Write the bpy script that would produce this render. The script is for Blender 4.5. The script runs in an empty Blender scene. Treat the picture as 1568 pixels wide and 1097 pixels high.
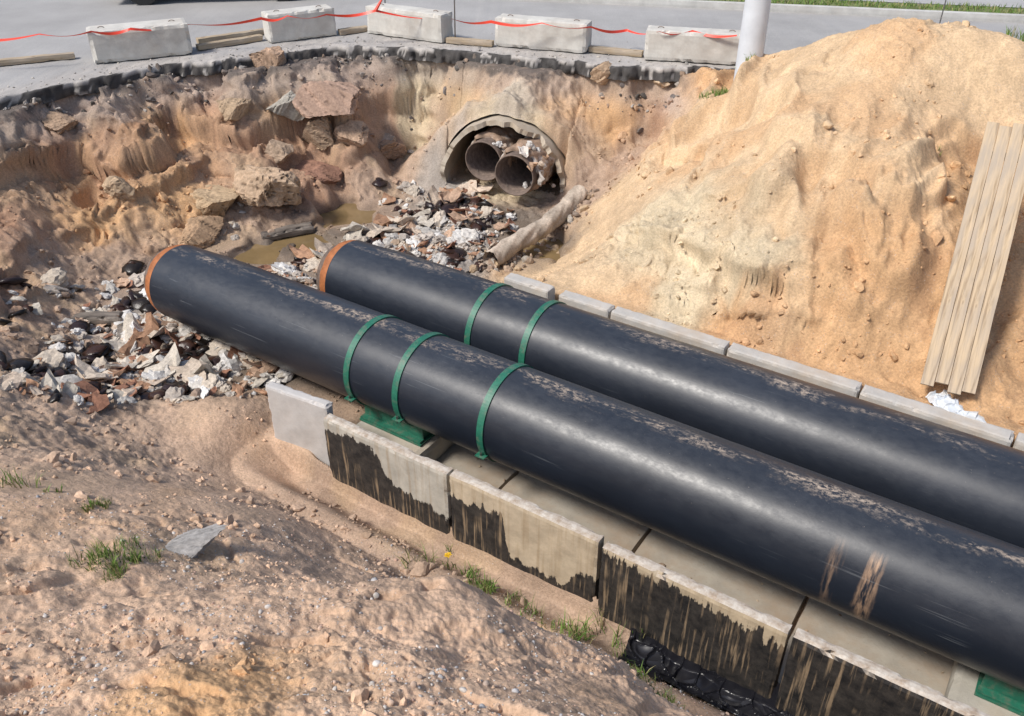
import bpy,bmesh,math,random
import numpy as np
from mathutils import Vector,Matrix
random.seed(7); rng=np.random.default_rng(11)
SC=bpy.context.scene
CAMZ=5.0; FPX=1346.; PITCH=math.radians(33.3); ST=1.3
c_,s_=math.cos(PITCH),math.sin(PITCH)
def P(px,py,z):   # survey reading (bearing, declination, level) -> world x,y
    u=(px-784)/FPX; v=(548-py)/FPX; t=(CAMZ-z)/(s_-v*c_)
    return (u*t,(c_+v*s_)*t)
def P3(px,py,z):
    x,y=P(px,py,z); return (x,y,z)
A=np.array([-.833,.554]); A/=np.linalg.norm(A)      # channel axis (away, left)
N=np.array([A[1],-A[0]])                             # across channel (away)
def sn(s,n): return A*s+N*n
ROT=math.atan2(-A[1],-A[0])
# ---------------------------------------------------------------- noise
def hsh(ix,iy,seed):
    h=(ix*374761393+iy*668265263+seed*1442695)&0xffffffff
    h=((h^(h>>13))*1274126177)&0xffffffff;return h^(h>>16)
def perlin(x,y,seed=0):
    x=np.asarray(x,dtype=np.float64);y=np.asarray(y,dtype=np.float64)
    xi=np.floor(x).astype(np.int64);yi=np.floor(y).astype(np.int64);xf=x-xi;yf=y-yi
    def g(ix,iy,dx,dy):
        a=hsh(ix,iy,seed)*(2*math.pi/4294967296.)
        return np.cos(a)*dx+np.sin(a)*dy
    u=xf*xf*xf*(xf*(xf*6-15)+10);v=yf*yf*yf*(yf*(yf*6-15)+10)
    a=g(xi,yi,xf,yf);b=g(xi+1,yi,xf-1,yf);c=g(xi,yi+1,xf,yf-1);d=g(xi+1,yi+1,xf-1,yf-1)
    return (a+(b-a)*u+((c+(d-c)*u)-(a+(b-a)*u))*v)*1.5
def fbm(x,y,o=4,seed=0,gain=.5):
    r=0;a=1.
    for i in range(o):
        r=r+a*perlin(x*2**i,y*2**i,seed+i*17);a*=gain
    return r
def ridged(x,y,o=3,seed=0):
    r=0;a=1.
    for i in range(o):
        r=r+a*(1-2*np.abs(perlin(x*2**i,y*2**i,seed+i*13)));a*=.5
    return r
def worley(x,y,seed=0):
    xi=np.floor(x).astype(np.int64);yi=np.floor(y).astype(np.int64)
    f1=np.full(x.shape,9.);f2=np.full(x.shape,9.);cr=np.zeros(x.shape)
    for i in(-1,0,1):
        for j in(-1,0,1):
            h=hsh(xi+i,yi+j,seed);h2=hsh(xi+i,yi+j,seed+77)
            r=h/4294967296.;q=h2/4294967296.
            dx=x-(xi+i+r);dy=y-(yi+j+q);d=np.hypot(dx,dy)
            val=((r*7.13)%1)+dx*(((q*5.7)%1)-.5)*1.4+dy*(((r*3.3)%1)-.5)*1.4
            m=d<f1;f2=np.where(m,f1,np.minimum(f2,d));cr=np.where(m,val,cr);f1=np.where(m,d,f1)
    return f1,f2-f1,cr
def sst(a,b,x):
    t=np.clip((x-a)/(b-a),0,1);return t*t*(3-2*t)
def ledge(b,at,amp,w=.06,wide=.45): return amp*(sst(at,at+w,b)-sst(at-wide,at+w+wide,b))
# ---------------------------------------------------------------- survey of the ground
PT="""0,1097,2.0,P 300,1097,2.2,O 600,1097,2.2,P 900,1097,1.9,P 1000,1097,1.5,P 0,980,1.65,P 300,980,1.7,P 600,980,1.65,P 850,1000,1.2,P 100,930,1.25,P 200,960,1.6,P
560,888,1.28,P 700,890,1.2,P 300,912,1.38,P 430,900,1.33,P 850,972,1.0,P 930,1000,.8,P 1000,1060,.6,P 0,850,1.2,P 150,850,1.0,P 0,760,.85,P 150,760,.55,P 300,770,.2,P 450,800,-.2,P 300,840,.7,B 450,850,.2,P
500,765,-.9,B 440,720,-.75,P 390,700,-.7,P 350,640,-.36,P 300,680,-.45,P 200,680,-.2,B 100,660,.1,B 0,640,.4,B 60,600,-.05,B 150,600,-.5,D
200,560,-.65,D 300,540,-.7,D 400,580,-.7,D 250,480,-.75,G 480,560,-.8,D 100,480,-.45,B 0,520,0,B 0,440,0,R 100,420,-.4,B 200,400,-.5,B 0,340,.3,R 150,340,-.2,O 280,335,-.4,O
0,200,.8,R 0,260,.6,R 100,190,.8,R 200,160,.85,R 300,130,.85,R 400,110,.85,R 150,300,-.1,O 270,250,-.05,O 370,200,.05,R 150,235,.5,R 240,200,.6,R 350,150,.7,R
350,380,-.66,B 430,388,-.74,D 480,370,-.72,D 550,325,-.68,B 600,280,-.5,B 680,290,-.5,G 800,330,-.55,D 830,385,-.72,D 740,340,-.55,D 620,370,-.55,G 700,400,-.6,G 480,300,-.4,R 420,330,-.5,B 600,230,-.3,B 640,180,.2,Y 600,120,.85,R 700,120,.85,O 700,170,.4,Y 660,240,-.35,B 500,240,-.15,R 520,150,.75,R 440,180,.15,R
770,165,.85,Y 780,140,.95,Y 850,150,.8,O 900,130,.92,O 880,220,.3,B 900,270,-.1,B 950,240,.05,B 1000,200,.4,R 940,190,.45,O 1000,140,.85,O 1100,140,.95,O 880,300,-.3,B 850,330,-.45,B
1400,45,2.5,S 1340,45,2.45,S 1480,52,2.5,S 1568,85,2.38,S 1280,55,2.18,S 1210,82,1.88,S 1160,130,1.5,S 1080,180,1.05,S 1010,250,.5,S 950,295,.1,S 890,380,-.3,S 830,415,-.45,S 850,430,-.1,S 935,462,-.08,S 1110,512,-.08,O 1315,575,-.05,O 1450,612,-.05,O 1568,655,-.05,O
1000,350,.45,Y 1050,430,.25,Y 1150,400,.7,Y 1200,250,1.35,S 1300,300,1.25,S 1300,450,.6,O 1400,250,1.6,S 1400,400,.95,O 1500,150,1.95,S 1500,300,1.0,O 1500,400,.6,O 1500,500,.25,O 1550,550,.2,O 1300,130,1.95,S 1180,180,1.4,S
700,1000,1.75,P 1100,1040,-1.0,B 1000,1010,-.95,B 800,930,-.95,B 620,850,-.9,B"""
pts=[];keys=[]
for q in PT.split():
    a=q.split(',');x,y=P(float(a[0]),float(a[1]),float(a[2]));pts.append((x,y,float(a[2])));keys.append(a[3])
for (a,b,z,dz,dy_) in((560,888,1.28,.75,.5),(700,890,1.2,.85,.5),(850,972,1.0,.9,.55),(930,1000,.8,.9,.55),(1000,1060,.6,.9,.55),(430,900,1.33,.45,.35),(620,888,1.24,.8,.5),(780,930,1.1,.85,.5)):
    x,y=P(a,b,z);pts.append((x,y+dy_,z-dz));keys.append('P')
extra=[(4.5,13.4,1.2,'S'),(6.2,13.8,1.2,'S'),(8,13.4,1.2,'S'),(3.3,13.6,1.1,'O'),(10,11.5,1.6,'S'),(10.5,8,1,'S'),(8.5,6,.5,'S'),(6.5,4.0,.1,'O'),(9,2,.3,'B'),
 (-7.5,6,.9,'B'),(-9,9,.9,'R'),(-6,3,1.5,'P'),(-3,.5,2.6,'P'),(0,.3,3.2,'P'),(3,.5,2.2,'P'),(3.4,2.2,.2,'P'),(5,-.5,.6,'P'),(0,-4,2.5,'P'),(-6,-3,2.2,'P'),(6,-4,1.4,'P')]
for e in extra: pts.append(e[:3]);keys.append(e[3])
RIMP="0,150 60,138 150,118 250,100 350,88 430,78 500,73 600,70 700,80 775,88 850,92 950,98 1050,104 1110,108"
rim=[P(*map(float,q.split(',')),ST) for q in RIMP.split()]
rim=[(-60,-6),(-20,5.5),(-12.5,8.9)]+rim+[(4.6,13.9),(9,13.6),(60,13)]
RX=np.array([r[0] for r in rim]);RY=np.array([r[1] for r in rim])
for r in rim[2:-3]: pts.append((r[0],r[1]-.14,ST-.2));keys.append('R' if r[0]<-1.5 else 'O')
pts=np.array(pts)
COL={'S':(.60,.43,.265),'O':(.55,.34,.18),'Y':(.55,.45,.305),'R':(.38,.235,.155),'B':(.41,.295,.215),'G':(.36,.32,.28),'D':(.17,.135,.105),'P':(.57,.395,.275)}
KL=list(COL);KI=np.array([KL.index(k) for k in keys]);KM=np.zeros((len(keys),len(KL)));KM[np.arange(len(keys)),KI]=1
CM=np.array([COL[k] for k in KL])
EPS=.18
def phi(dx,dy): return np.sqrt(dx*dx+dy*dy+EPS*EPS)
n=len(pts);M=np.zeros((n+3,n+3));M[:n,:n]=phi(pts[:,0][:,None]-pts[:,0],pts[:,1][:,None]-pts[:,1])
M[:n,:n]-=np.eye(n)*.02
M[:n,n]=1;M[:n,n+1:]=pts[:,:2];M[n,:n]=1;M[n+1:,:n]=pts[:,:2].T
SOL=np.linalg.solve(M,np.r_[pts[:,2],0,0,0])
def rbf(x,y):
    o=np.empty(len(x))
    for i in range(0,len(x),40000):
        X=x[i:i+40000];Y=y[i:i+40000]
        o[i:i+40000]=phi(X[:,None]-pts[:,0],Y[:,None]-pts[:,1])@SOL[:n]+SOL[n]+SOL[n+1]*X+SOL[n+2]*Y
    return o
def zones(x,y):
    o=np.empty((len(x),len(KL)))
    wx=x+.3*perlin(x*1.3,y*1.3,91)+.1*perlin(x*5,y*5,92);wy=y+.3*perlin(x*1.3,y*1.3,93)+.1*perlin(x*5,y*5,94)
    for i in range(0,len(x),40000):
        d=(wx[i:i+40000,None]-pts[:,0])**2+(wy[i:i+40000,None]-pts[:,1])**2+.02
        w=1/(d*d);o[i:i+40000]=(w@KM)/w.sum(1)[:,None]
    return o
def yedge(x):
    x=np.asarray(x,dtype=float);z=np.zeros_like(x)
    return np.interp(x,RX,RY)+.16*fbm(x*.9,z+3.3,3,5)+.05*fbm(x*4.5,z+8.1,3,6)
TC=np.array([-.155,13.2]);TN=np.array([-.29,-.957]);TL=np.array([.957,-.29])
def tun(x,y):
    dx=x-TC[0];dy=y-TC[1];return -(dx*TN[0]+dy*TN[1]),dx*TL[0]+dy*TL[1]
BAS=[(*P(400,390,-.7),.5),(*P(460,372,-.7),.6),(*P(530,330,-.7),.6),(*P(825,388,-.7),.55)]
def terr(x,y,carve=True,full=False):
    x=np.atleast_1d(np.asarray(x,float));y=np.atleast_1d(np.asarray(y,float))
    b=np.clip(rbf(x,y),-1.1,2.75)
    W=zones(x,y);w={k:W[:,i] for i,k in enumerate(KL)}
    S=x*A[0]+y*A[1];NN=x*N[0]+y*N[1]
    far=sst(14,24,np.hypot(x,y-8));b=b*(1-far)+(ST-.16)*far
    d=.07*fbm(x*.9,y*.9,3,1)*sst(3,6,y)
    wx=x+.12*perlin(x*3,y*3,13);wy=y+.12*perlin(x*3,y*3,14)
    lowm=sst(2.1,1.3,b)*sst(-.2,.25,b)
    g=ridged(S*.85+.5*perlin(S*.6,NN*.6,22),NN*.38+3,3,21)
    e=(w['S']+w['Y']+.9*w['O'])*sst(7.75,8.6,NN)*sst(.9,2.2,x-.25*(13-y))
    g2=ridged(S*1.9+.5*perlin(S,NN,23),NN*.6,2,24)
    d=d+e*lowm*(.20*g+.065*g2-.07)
    br=b+.32*fbm(S*.9,NN*.5,3,31)
    d=d+e*(ledge(br,.80,.26,.10)+ledge(br,1.25,.24,.12)+ledge(br,.3,.12,.10))
    f1,fe,cr=worley(wx*2.6,wy*2.6,5);blk2=(cr-.5)*sst(0,.12,fe)
    f1,fe,cr=worley(wx*1.05,wy*1.05,3);blk=(cr-.5)*sst(0,.14,fe)-.12*sst(.06,0,fe)
    rough=sst(-.1,.35,perlin(x*.55+2,y*.55,78))
    d=d+e*(.06*blk2*rough+.12*rough*lowm*blk)
    bank=(w['R']+w['O']+.7*w['Y'])*(1-e)*sst(5.5,7,np.hypot(x,y))
    br=b+.25*fbm(x*.8,y*.8,3,41);dd,l=tun(x,y)
    nearb=sst(-.5,-.1,b);quiet=1-.8*sst(1.9,1.2,np.abs(l))*sst(-.6,0,dd)
    d=d+bank*nearb*quiet*(ledge(br,.36,.42,.10,.4)+ledge(br,-.12,.2,.1))+bank*.07*ridged(x*1.6,y*1.6,3,43)+bank*quiet*(.20*blk+.10*blk2)
    ro=(w['B']+w['G']+w['D'])*sst(4.8,6.5,np.hypot(x,y))
    d=d+ro*(.05*fbm(x*3,y*3,4,51,.6))+(w['G']+w['D'])*.05*fbm(x*7,y*7,3,55,.6)+w['B']*.06*blk2*sst(6,8,y)
    pz=(w['P']+w['B']+w['O'])*sst(6,4.8,np.hypot(x,y))
    pm=sst(0,.45,perlin(x*.9+5,y*.9,63))
    d=d+pz*(.06*fbm(x*1.7,y*1.7,3,61)+.018*fbm(x*7,y*7,4,62,.55)+.03*blk2*pm-.05*sst(.1,.5,ridged(x*1.1+.5*perlin(x,y,4),y*1.5,2,65)-.9))
    cl=np.abs(fbm(x*6,y*6,4,71,.55))
    d=d+(.06*bank+.03*ro+.04*w['S']*rough*sst(6,8,y)+.03*pz*pm)*(cl-.25)
    d=d+.011*fbm(x*16,y*16,4,81,.6)*(1-.4*w['P'])
    h=b+d*(1-far)
    kc=sst(-.15,.35,dd)*sst(3,2.4,dd);hc=.72-.95*np.maximum(0,np.abs(l+.06*fbm(x*3,y*3,2,8))-.72)+.05*fbm(x*2.5,y*2.5,3,10)
    h=np.maximum(h,-.6+(hc+.6)*kc)
    # ground trimmed under the boards
    bt=((x-BQ0[0])*BD[0]+(y-BQ0[1])*BD[1]);bl=np.abs((x-BQ0[0])*BD[1]-(y-BQ0[1])*BD[0])
    plane=.02+bt*BS;kb=sst(.65,.30,bl)*sst(-.3,.1,bt)*sst(BL+.5,BL+.1,bt);h=h*(1-kb)+np.minimum(h,plane+.04+.02*fbm(x*4,y*4,2,3))*kb
    ye=yedge(x);out=sst(-.04,.10,y-ye)
    lim=ST-.14
    st=np.where(x>2.6,np.maximum(lim,(h-1.2*sst(13.6,15.5,y))*sst(2.6,3.2,x)),lim)
    h=h*(1-out)+st*out
    li=lim+3*np.maximum(0,x-2.1)+3*np.maximum(0,ye-3.5-y);h=np.minimum(h,np.where(y<ye,li,9))
    if carve:
        k=sst(4.53,4.58,NN)*sst(7.86,7.80,NN)*sst(5.5,5.05,S);h=h*(1-k)+np.minimum(h,-.99)*k
        k=sst(4.55,4.45,NN)*sst(4.0,4.35,NN)*sst(6.1,5.6,S)*sst(-8,-7,S);h=h*(1-k)+np.minimum(h,-.86+.05*fbm(x*2,y*2,2,44))*k
        k=sst(7.8,7.83,NN)*sst(8.3,8.0,NN)*sst(5.2,5.0,S);h=h*(1-k)+(-.045+.02*fbm(x*3,y*3,2,9))*k
        k=sst(0,.06,dd)*sst(2.4,2.3,dd)*sst(.99,.95,np.abs(l));h=h*(1-k)+np.minimum(h,-.5)*k
        k=sst(-1.4,-.5,dd)*sst(.1,.0,dd)*sst(1.2,.85,np.abs(l));h=h*(1-k)+np.minimum(h,-.50+.05*fbm(x*6,y*6,2,4))*k
        for (bx,by,rx) in BAS:
            k=sst(1.,.55,np.hypot(x-bx,(y-by))/rx+.5*perlin(x*2.3,y*2.3,88));h=h*(1-k)+np.minimum(h,-.76+.03*fbm(x*5,y*5,2,4))*k
    if not full: return h
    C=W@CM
    t=(.5+.5*fbm(x*1.7,y*1.7,4,101))[:,None]
    C=C*(.84+.32*t)*(1+.12*fbm(x*9,y*9,3,102))[:,None]
    stain=sst(.15,.6,fbm(x*.9,y*1.3,4,111,.6))[:,None]*sst(4,6,y)[:,None]
    C=C*(1-stain*.35*(w['B']*.5+w['R']+w['O'])[:,None])+np.array([.25,.12,.065])*stain*.35*(w['R']+w['O']+.3*w['B'])[:,None]
    yl=sst(.1,.5,fbm(x*1.1+9,y*1.1,3,121))[:,None]*(w['R']+w['B']+w['P']*.3)[:,None]*.45
    C=C*(1-yl)+np.array([.52,.37,.23])*yl
    og=sst(.2,.55,fbm(S*.7,NN*.7+4,3,131))[:,None]*(w['S']+w['O']+w['P']*.5)[:,None]*.5
    C=C*(1-og)+np.array([.56,.34,.18])*og
    recess_shade=sst(.9,.2,g2)[:,None]*(e*lowm)[:,None]*.35;C=C*(1-recess_shade)+np.array([.48,.29,.15])*recess_shade  # gully recesses coloured darker orange: shade painted in for contrast
    top=(sst(.65,1.0,h+.1*t[:,0])*(y>ye-1.2)*sst(2.9,2.4,x)*(x>-12)*sst(3,9,y))[:,None]
    C=C*(1-.6*top)+np.array([.38,.33,.29])*.6*top*(.8+.4*t)
    dg=(sst(ST-.26,ST-.16,h+.1*fbm(x*5,y*5,2,7))*(y>ye-.5)*sst(2.9,2.4,x)*(y>6))[:,None];C=C*(1-dg*.8)+np.array([.085,.075,.07])*dg*.8
    C=C*(1-.25*(sst(.05,.0,fe)*(bank*quiet+.3*e*rough))[:,None])
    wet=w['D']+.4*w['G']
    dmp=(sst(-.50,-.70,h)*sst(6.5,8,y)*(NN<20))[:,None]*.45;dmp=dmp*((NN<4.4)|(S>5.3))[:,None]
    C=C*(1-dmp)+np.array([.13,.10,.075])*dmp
    return h,C,wet,W
# board line on the heap
_q0=np.array(P3(1447,600,.02));_q1=np.array(P3(1546,203,1.95));_d=(_q1-_q0)[:2];BL=float(np.linalg.norm(_d));BD=_d/BL;BQ0=_q0;BS=(1.95-.02)/BL
# ---------------------------------------------------------------- mesh utils
def link(o,parent=None):
    SC.collection.objects.link(o)
    if parent: o.parent=parent
    return o
def mk(name,V,F,mat=None,col=None,smooth=True,parent=None,extra=None):
    V=np.asarray(V,dtype=np.float32);F=np.asarray(F,dtype=np.int32);k=F.shape[1]
    me=bpy.data.meshes.new(name);me.vertices.add(len(V));me.vertices.foreach_set("co",V.ravel())
    me.loops.add(F.size);me.loops.foreach_set("vertex_index",F.ravel())
    me.polygons.add(len(F));me.polygons.foreach_set("loop_start",np.arange(0,F.size,k,dtype=np.int32))
    me.update(calc_edges=True)
    me.polygons.foreach_set("use_smooth",np.full(len(F),smooth))
    if col is not None:
        c=np.ones((len(V),4),np.float32);c[:,:3]=col
        at=me.color_attributes.new("Col",'FLOAT_COLOR','POINT');at.data.foreach_set("color",c.ravel())
    if extra is not None:
        at=me.attributes.new("wet",'FLOAT','POINT');at.data.foreach_set("value",np.asarray(extra,np.float32))
    if mat: me.materials.append(mat)
    return link(bpy.data.objects.new(name,me),parent)
def gridF(r,c):
    i=np.arange(r-1)[:,None]*c+np.arange(c-1)[None,:];i=i.ravel()
    return np.stack([i,i+1,i+c+1,i+c],1)
def empty(name,loc=(0,0,0),rot=0):
    o=bpy.data.objects.new(name,None);o.empty_display_size=.2;link(o);o.location=loc;o.rotation_euler=(0,0,rot);return o
def rough_box(name,L,W,H,mat,amp=.006,cuts=14,parent=None,loc=(0,0,0),rot=(0,0,0),origin=(0,0,0),warp=0,chip=1.,seed=0):
    bm=bmesh.new();bmesh.ops.create_cube(bm,size=1)
    for v in bm.verts: v.co=Vector((v.co.x*L,v.co.y*W,v.co.z*H))
    for ax,dim in ((0,L),(1,W),(2,H)):
        es=[e for e in bm.edges if abs((e.verts[0].co-e.verts[1].co)[ax])>dim*.5]
        cn=max(1,int(cuts*dim/max(L,W,H)))
        bmesh.ops.subdivide_edges(bm,edges=es,cuts=cn,use_grid_fill=True)
    hx,hy,hz=L/2,W/2,H/2;r=random.Random(seed+int(L*1000))
    co=np.array([v.co for v in bm.verts])
    n1=fbm(co[:,0]*6+seed*3.1+co[:,2]*4,co[:,1]*6+co[:,2]*5,3,seed+200)
    n2=fbm(co[:,0]*3+seed*1.1-co[:,2]*2,co[:,1]*3+co[:,2]*3,3,seed+300)
    for i,v in enumerate(bm.verts):
        ex=[abs(abs(co[i][0])-hx)<1e-5,abs(abs(co[i][1])-hy)<1e-5,abs(abs(co[i][2])-hz)<1e-5]
        if sum(ex)>=2:
            k=amp*(.6+2.5*max(0,n1[i])**1.5*chip+r.random()*.5)
            for a in range(3):
                if ex[a]: v.co[a]-=math.copysign(k,v.co[a])
        v.co+=Vector((0,1,0))*n2[i]*amp*.5+Vector((0,0,1))*n2[i]*warp
        v.co+=Vector(origin)
    me=bpy.data.meshes.new(name);bm.to_mesh(me);bm.free()
    for p in me.polygons:p.use_smooth=False
    if mat: me.materials.append(mat)
    o=link(bpy.data.objects.new(name,me),parent);o.location=loc;o.rotation_euler=rot;return o
def tube(V,F,p0,p1,r0,r1,seg=12,cap=True):
    p0=Vector(p0);p1=Vector(p1);d=(p1-p0).normalized();a=d.orthogonal().normalized();b=d.cross(a);o=len(V)
    for p,r in((p0,r0),(p1,r1)):
        for i in range(seg):
            t=2*math.pi*i/seg;V.append(p+a*math.cos(t)*r+b*math.sin(t)*r)
    for i in range(seg):
        j=(i+1)%seg;F.append((o+i,o+j,o+seg+j,o+seg+i))
    if cap: F.append(tuple(o+i for i in range(seg))[::-1]);F.append(tuple(o+seg+i for i in range(seg)))
def pymesh(name,V,F,mat,parent=None,smooth=False,loc=(0,0,0),rot=(0,0,0)):
    me=bpy.data.meshes.new(name);me.from_pydata([tuple(v) for v in V],[],F);me.update()
    for p in me.polygons:p.use_smooth=smooth
    me.materials.append(mat);o=link(bpy.data.objects.new(name,me),parent);o.location=loc;o.rotation_euler=rot;return o
# ---------------------------------------------------------------- materials
class NT:
    def __init__(s,name):
        s.m=bpy.data.materials.new(name);s.m.use_nodes=True;s.t=s.m.node_tree;s.b=s.t.nodes["Principled BSDF"]
        s.tc=s.n("ShaderNodeTexCoord")
    def n(s,ty,**k):
        nd=s.t.nodes.new(ty)
        for a,v in k.items(): setattr(nd,a,v)
        return nd
    def l(s,a,b): s.t.links.new(a,b)
    def obj(s,scale=(1,1,1),loc=(0,0,0)):
        m=s.n("ShaderNodeMapping");m.inputs["Scale"].default_value=scale;m.inputs["Location"].default_value=loc;s.l(s.tc.outputs["Object"],m.inputs["Vector"]);return m.outputs[0]
    def noise(s,scale,detail=5,vec=None,rough=.55,dist=0):
        x=s.n("ShaderNodeTexNoise");x.inputs["Scale"].default_value=scale;x.inputs["Detail"].default_value=min(detail,5);x.inputs["Roughness"].default_value=rough;x.inputs["Distortion"].default_value=dist
        s.l(vec if vec else s.tc.outputs["Object"],x.inputs["Vector"]);return x.outputs["Fac"]
    def ramp(s,fac,stops):
        r=s.n("ShaderNodeValToRGB");e=r.color_ramp.elements
        while len(e)<len(stops): e.new(.5)
        for i,(p,c) in enumerate(stops):
            e[i].position=p
            if not isinstance(c,tuple): c=(c,c,c)
            e[i].color=(*c,1)
        s.l(fac,r.inputs[0]);return r.outputs[0]
    def mix(s,fac,a,b,mode='MIX'):
        m=s.n("ShaderNodeMix",data_type='RGBA',blend_type=mode)
        for sock,v in((m.inputs[0],fac),(m.inputs[6],a),(m.inputs[7],b)):
            if isinstance(v,(int,float)): sock.default_value=v
            elif isinstance(v,tuple): sock.default_value=(*v,1)
            else: s.l(v,sock)
        return m.outputs[2]
    def math(s,op,a,b=None,c=None):
        m=s.n("ShaderNodeMath",operation=op)
        for i,v in enumerate((a,b,c)):
            if v is None: continue
            if isinstance(v,(int,float)): m.inputs[i].default_value=v
            else: s.l(v,m.inputs[i])
        return m.outputs[0]
    def attr(s,nm): return s.n("ShaderNodeAttribute",attribute_name=nm)
    def bump(s,h,strength=.3,dist=.01,prev=None):
        b=s.n("ShaderNodeBump");b.inputs["Strength"].default_value=strength;b.inputs["Distance"].default_value=dist;s.l(h,b.inputs["Height"])
        s.l(b.outputs[0],s.b.inputs["Normal"]);return b.outputs[0]
    def set(s,**k):
        for a,v in k.items():
            i=s.b.inputs[a.replace('_',' ')]
            if isinstance(v,(int,float)): i.default_value=v
            elif isinstance(v,tuple): i.default_value=(*v,1)
            else: s.l(v,i)
        return s.m
def M_ground():
    t=NT("ground_soil");c=t.attr("Col").outputs["Color"];w=t.attr("wet").outputs["Fac"]
    n1=t.noise(42,5,rough=.72)
    a=t.mix(1.,c,t.ramp(n1,[(.3,.70),(.72,1.28)]),'MULTIPLY')
    vo=t.n("ShaderNodeTexVoronoi");vo.inputs["Scale"].default_value=46;t.l(t.tc.outputs["Object"],vo.inputs["Vector"])
    peb=t.math('MULTIPLY',t.ramp(vo.outputs["Distance"],[(.16,1.),(.24,0.)]),t.ramp(t.noise(11,2),[(.50,0.),(.6,.8)]))
    a=t.mix(peb,a,t.mix(vo.outputs["Color"],(.38,.31,.27),(.60,.52,.45)))
    t.bump(n1,.7,.018)
    r=t.math('SUBTRACT',.95,t.math('MULTIPLY',w,.42))
    return t.set(Base_Color=a,Roughness=r,Specular_IOR_Level=.3)
def M_attr(name,rough=.9,amt=.3,sc=30,bump=.4):
    t=NT(name);c=t.attr("Col").outputs["Color"];n1=t.noise(sc,4,rough=.7)
    a=t.mix(1.,c,t.ramp(n1,[(.3,1-amt),(.7,1+amt)]),'MULTIPLY')
    t.bump(n1,bump,.014);return t.set(Base_Color=a,Roughness=rough,Specular_IOR_Level=.3)
def M_conc(name,base=(.40,.385,.36),dirt=(.36,.26,.17),amt=.5):
    t=NT(name);a=t.ramp(t.noise(3,5,rough=.65),[(.3,tuple(x*.78 for x in base)),(.7,tuple(min(1,x*1.12) for x in base))])
    a=t.mix(t.math('MULTIPLY',t.ramp(t.noise(1.7,5,rough=.7),[(.42,0.),(.68,1.)]),amt),a,dirt)
    n1=t.noise(55,4,rough=.7)
    a=t.mix(t.ramp(n1,[(.62,0.),(.7,.5)]),a,tuple(x*.45 for x in base))
    t.bump(n1,.35,.008);return t.set(Base_Color=a,Roughness=.88,Specular_IOR_Level=.3)
def M_panel(name,curve,seed,drip=.35,base=(.46,.40,.32)):
    t=NT(name);sp=t.n("ShaderNodeSeparateXYZ");t.l(t.tc.outputs["Object"],sp.inputs[0]);X,Z=sp.outputs[0],sp.outputs[2]
    v1=t.obj((1,1,1),(seed*3.7,seed,0))
    T=t.ramp(t.math('DIVIDE',X,1.5),[(x/1.5,v+.2) for x,v in curve])     # depth below the top where tar begins (+.2)
    dr=t.noise(1,4,t.obj((17,1,1.1),(seed*5.1,0,seed)),.6)
    e=t.math('ADD',t.math('MULTIPLY',t.math('SUBTRACT',dr,.5),drip),t.math('MULTIPLY',t.math('SUBTRACT',t.noise(7,5,v1,.65),.5),.28))
    d=t.math('SUBTRACT',t.math('ADD',t.math('MULTIPLY',Z,-1),t.math('ADD',e,.2)),T)
    m=t.ramp(t.math('ADD',d,.5),[(.485,0.),(.505,1.)])
    c=t.ramp(t.noise(5,5,v1,.65),[(.3,tuple(x*.72 for x in base)),(.7,tuple(x*1.1 for x in base))])
    c=t.mix(t.ramp(dr,[(.48,0.),(.72,.6)]),c,(.28,.19,.10))
    k=t.ramp(t.noise(9,5,v1,.7),[(.35,(.012,.012,.013)),(.68,(.055,.048,.042))])
    st=t.ramp(t.noise(1,5,t.obj((26,1,1.6),(seed*2.3,0,1)),.6),[(.52,0.),(.62,.85)])
    k=t.mix(t.math('MULTIPLY',st,t.ramp(t.noise(2.5,3,v1),[(.40,0.),(.56,1.)])),k,(.30,.22,.14))
    low=t.ramp(t.math('ADD',t.math('MULTIPLY',Z,-1),t.math('MULTIPLY',t.noise(8,4,v1),.2)),[(.94,0.),(1.,.8)])
    a=t.mix(m,c,k);a=t.mix(low,a,(.34,.24,.165))
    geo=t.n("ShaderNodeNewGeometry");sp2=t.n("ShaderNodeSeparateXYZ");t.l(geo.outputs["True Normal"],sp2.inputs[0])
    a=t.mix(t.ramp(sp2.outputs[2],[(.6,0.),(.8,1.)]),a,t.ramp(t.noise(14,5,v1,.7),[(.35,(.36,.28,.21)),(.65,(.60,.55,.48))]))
    t.bump(t.noise(40,4,rough=.7),.35,.008)
    return t.set(Base_Color=a,Roughness=t.mix(m,(.9,.9,.9),(.6,.6,.6)),Specular_IOR_Level=.35)
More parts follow.
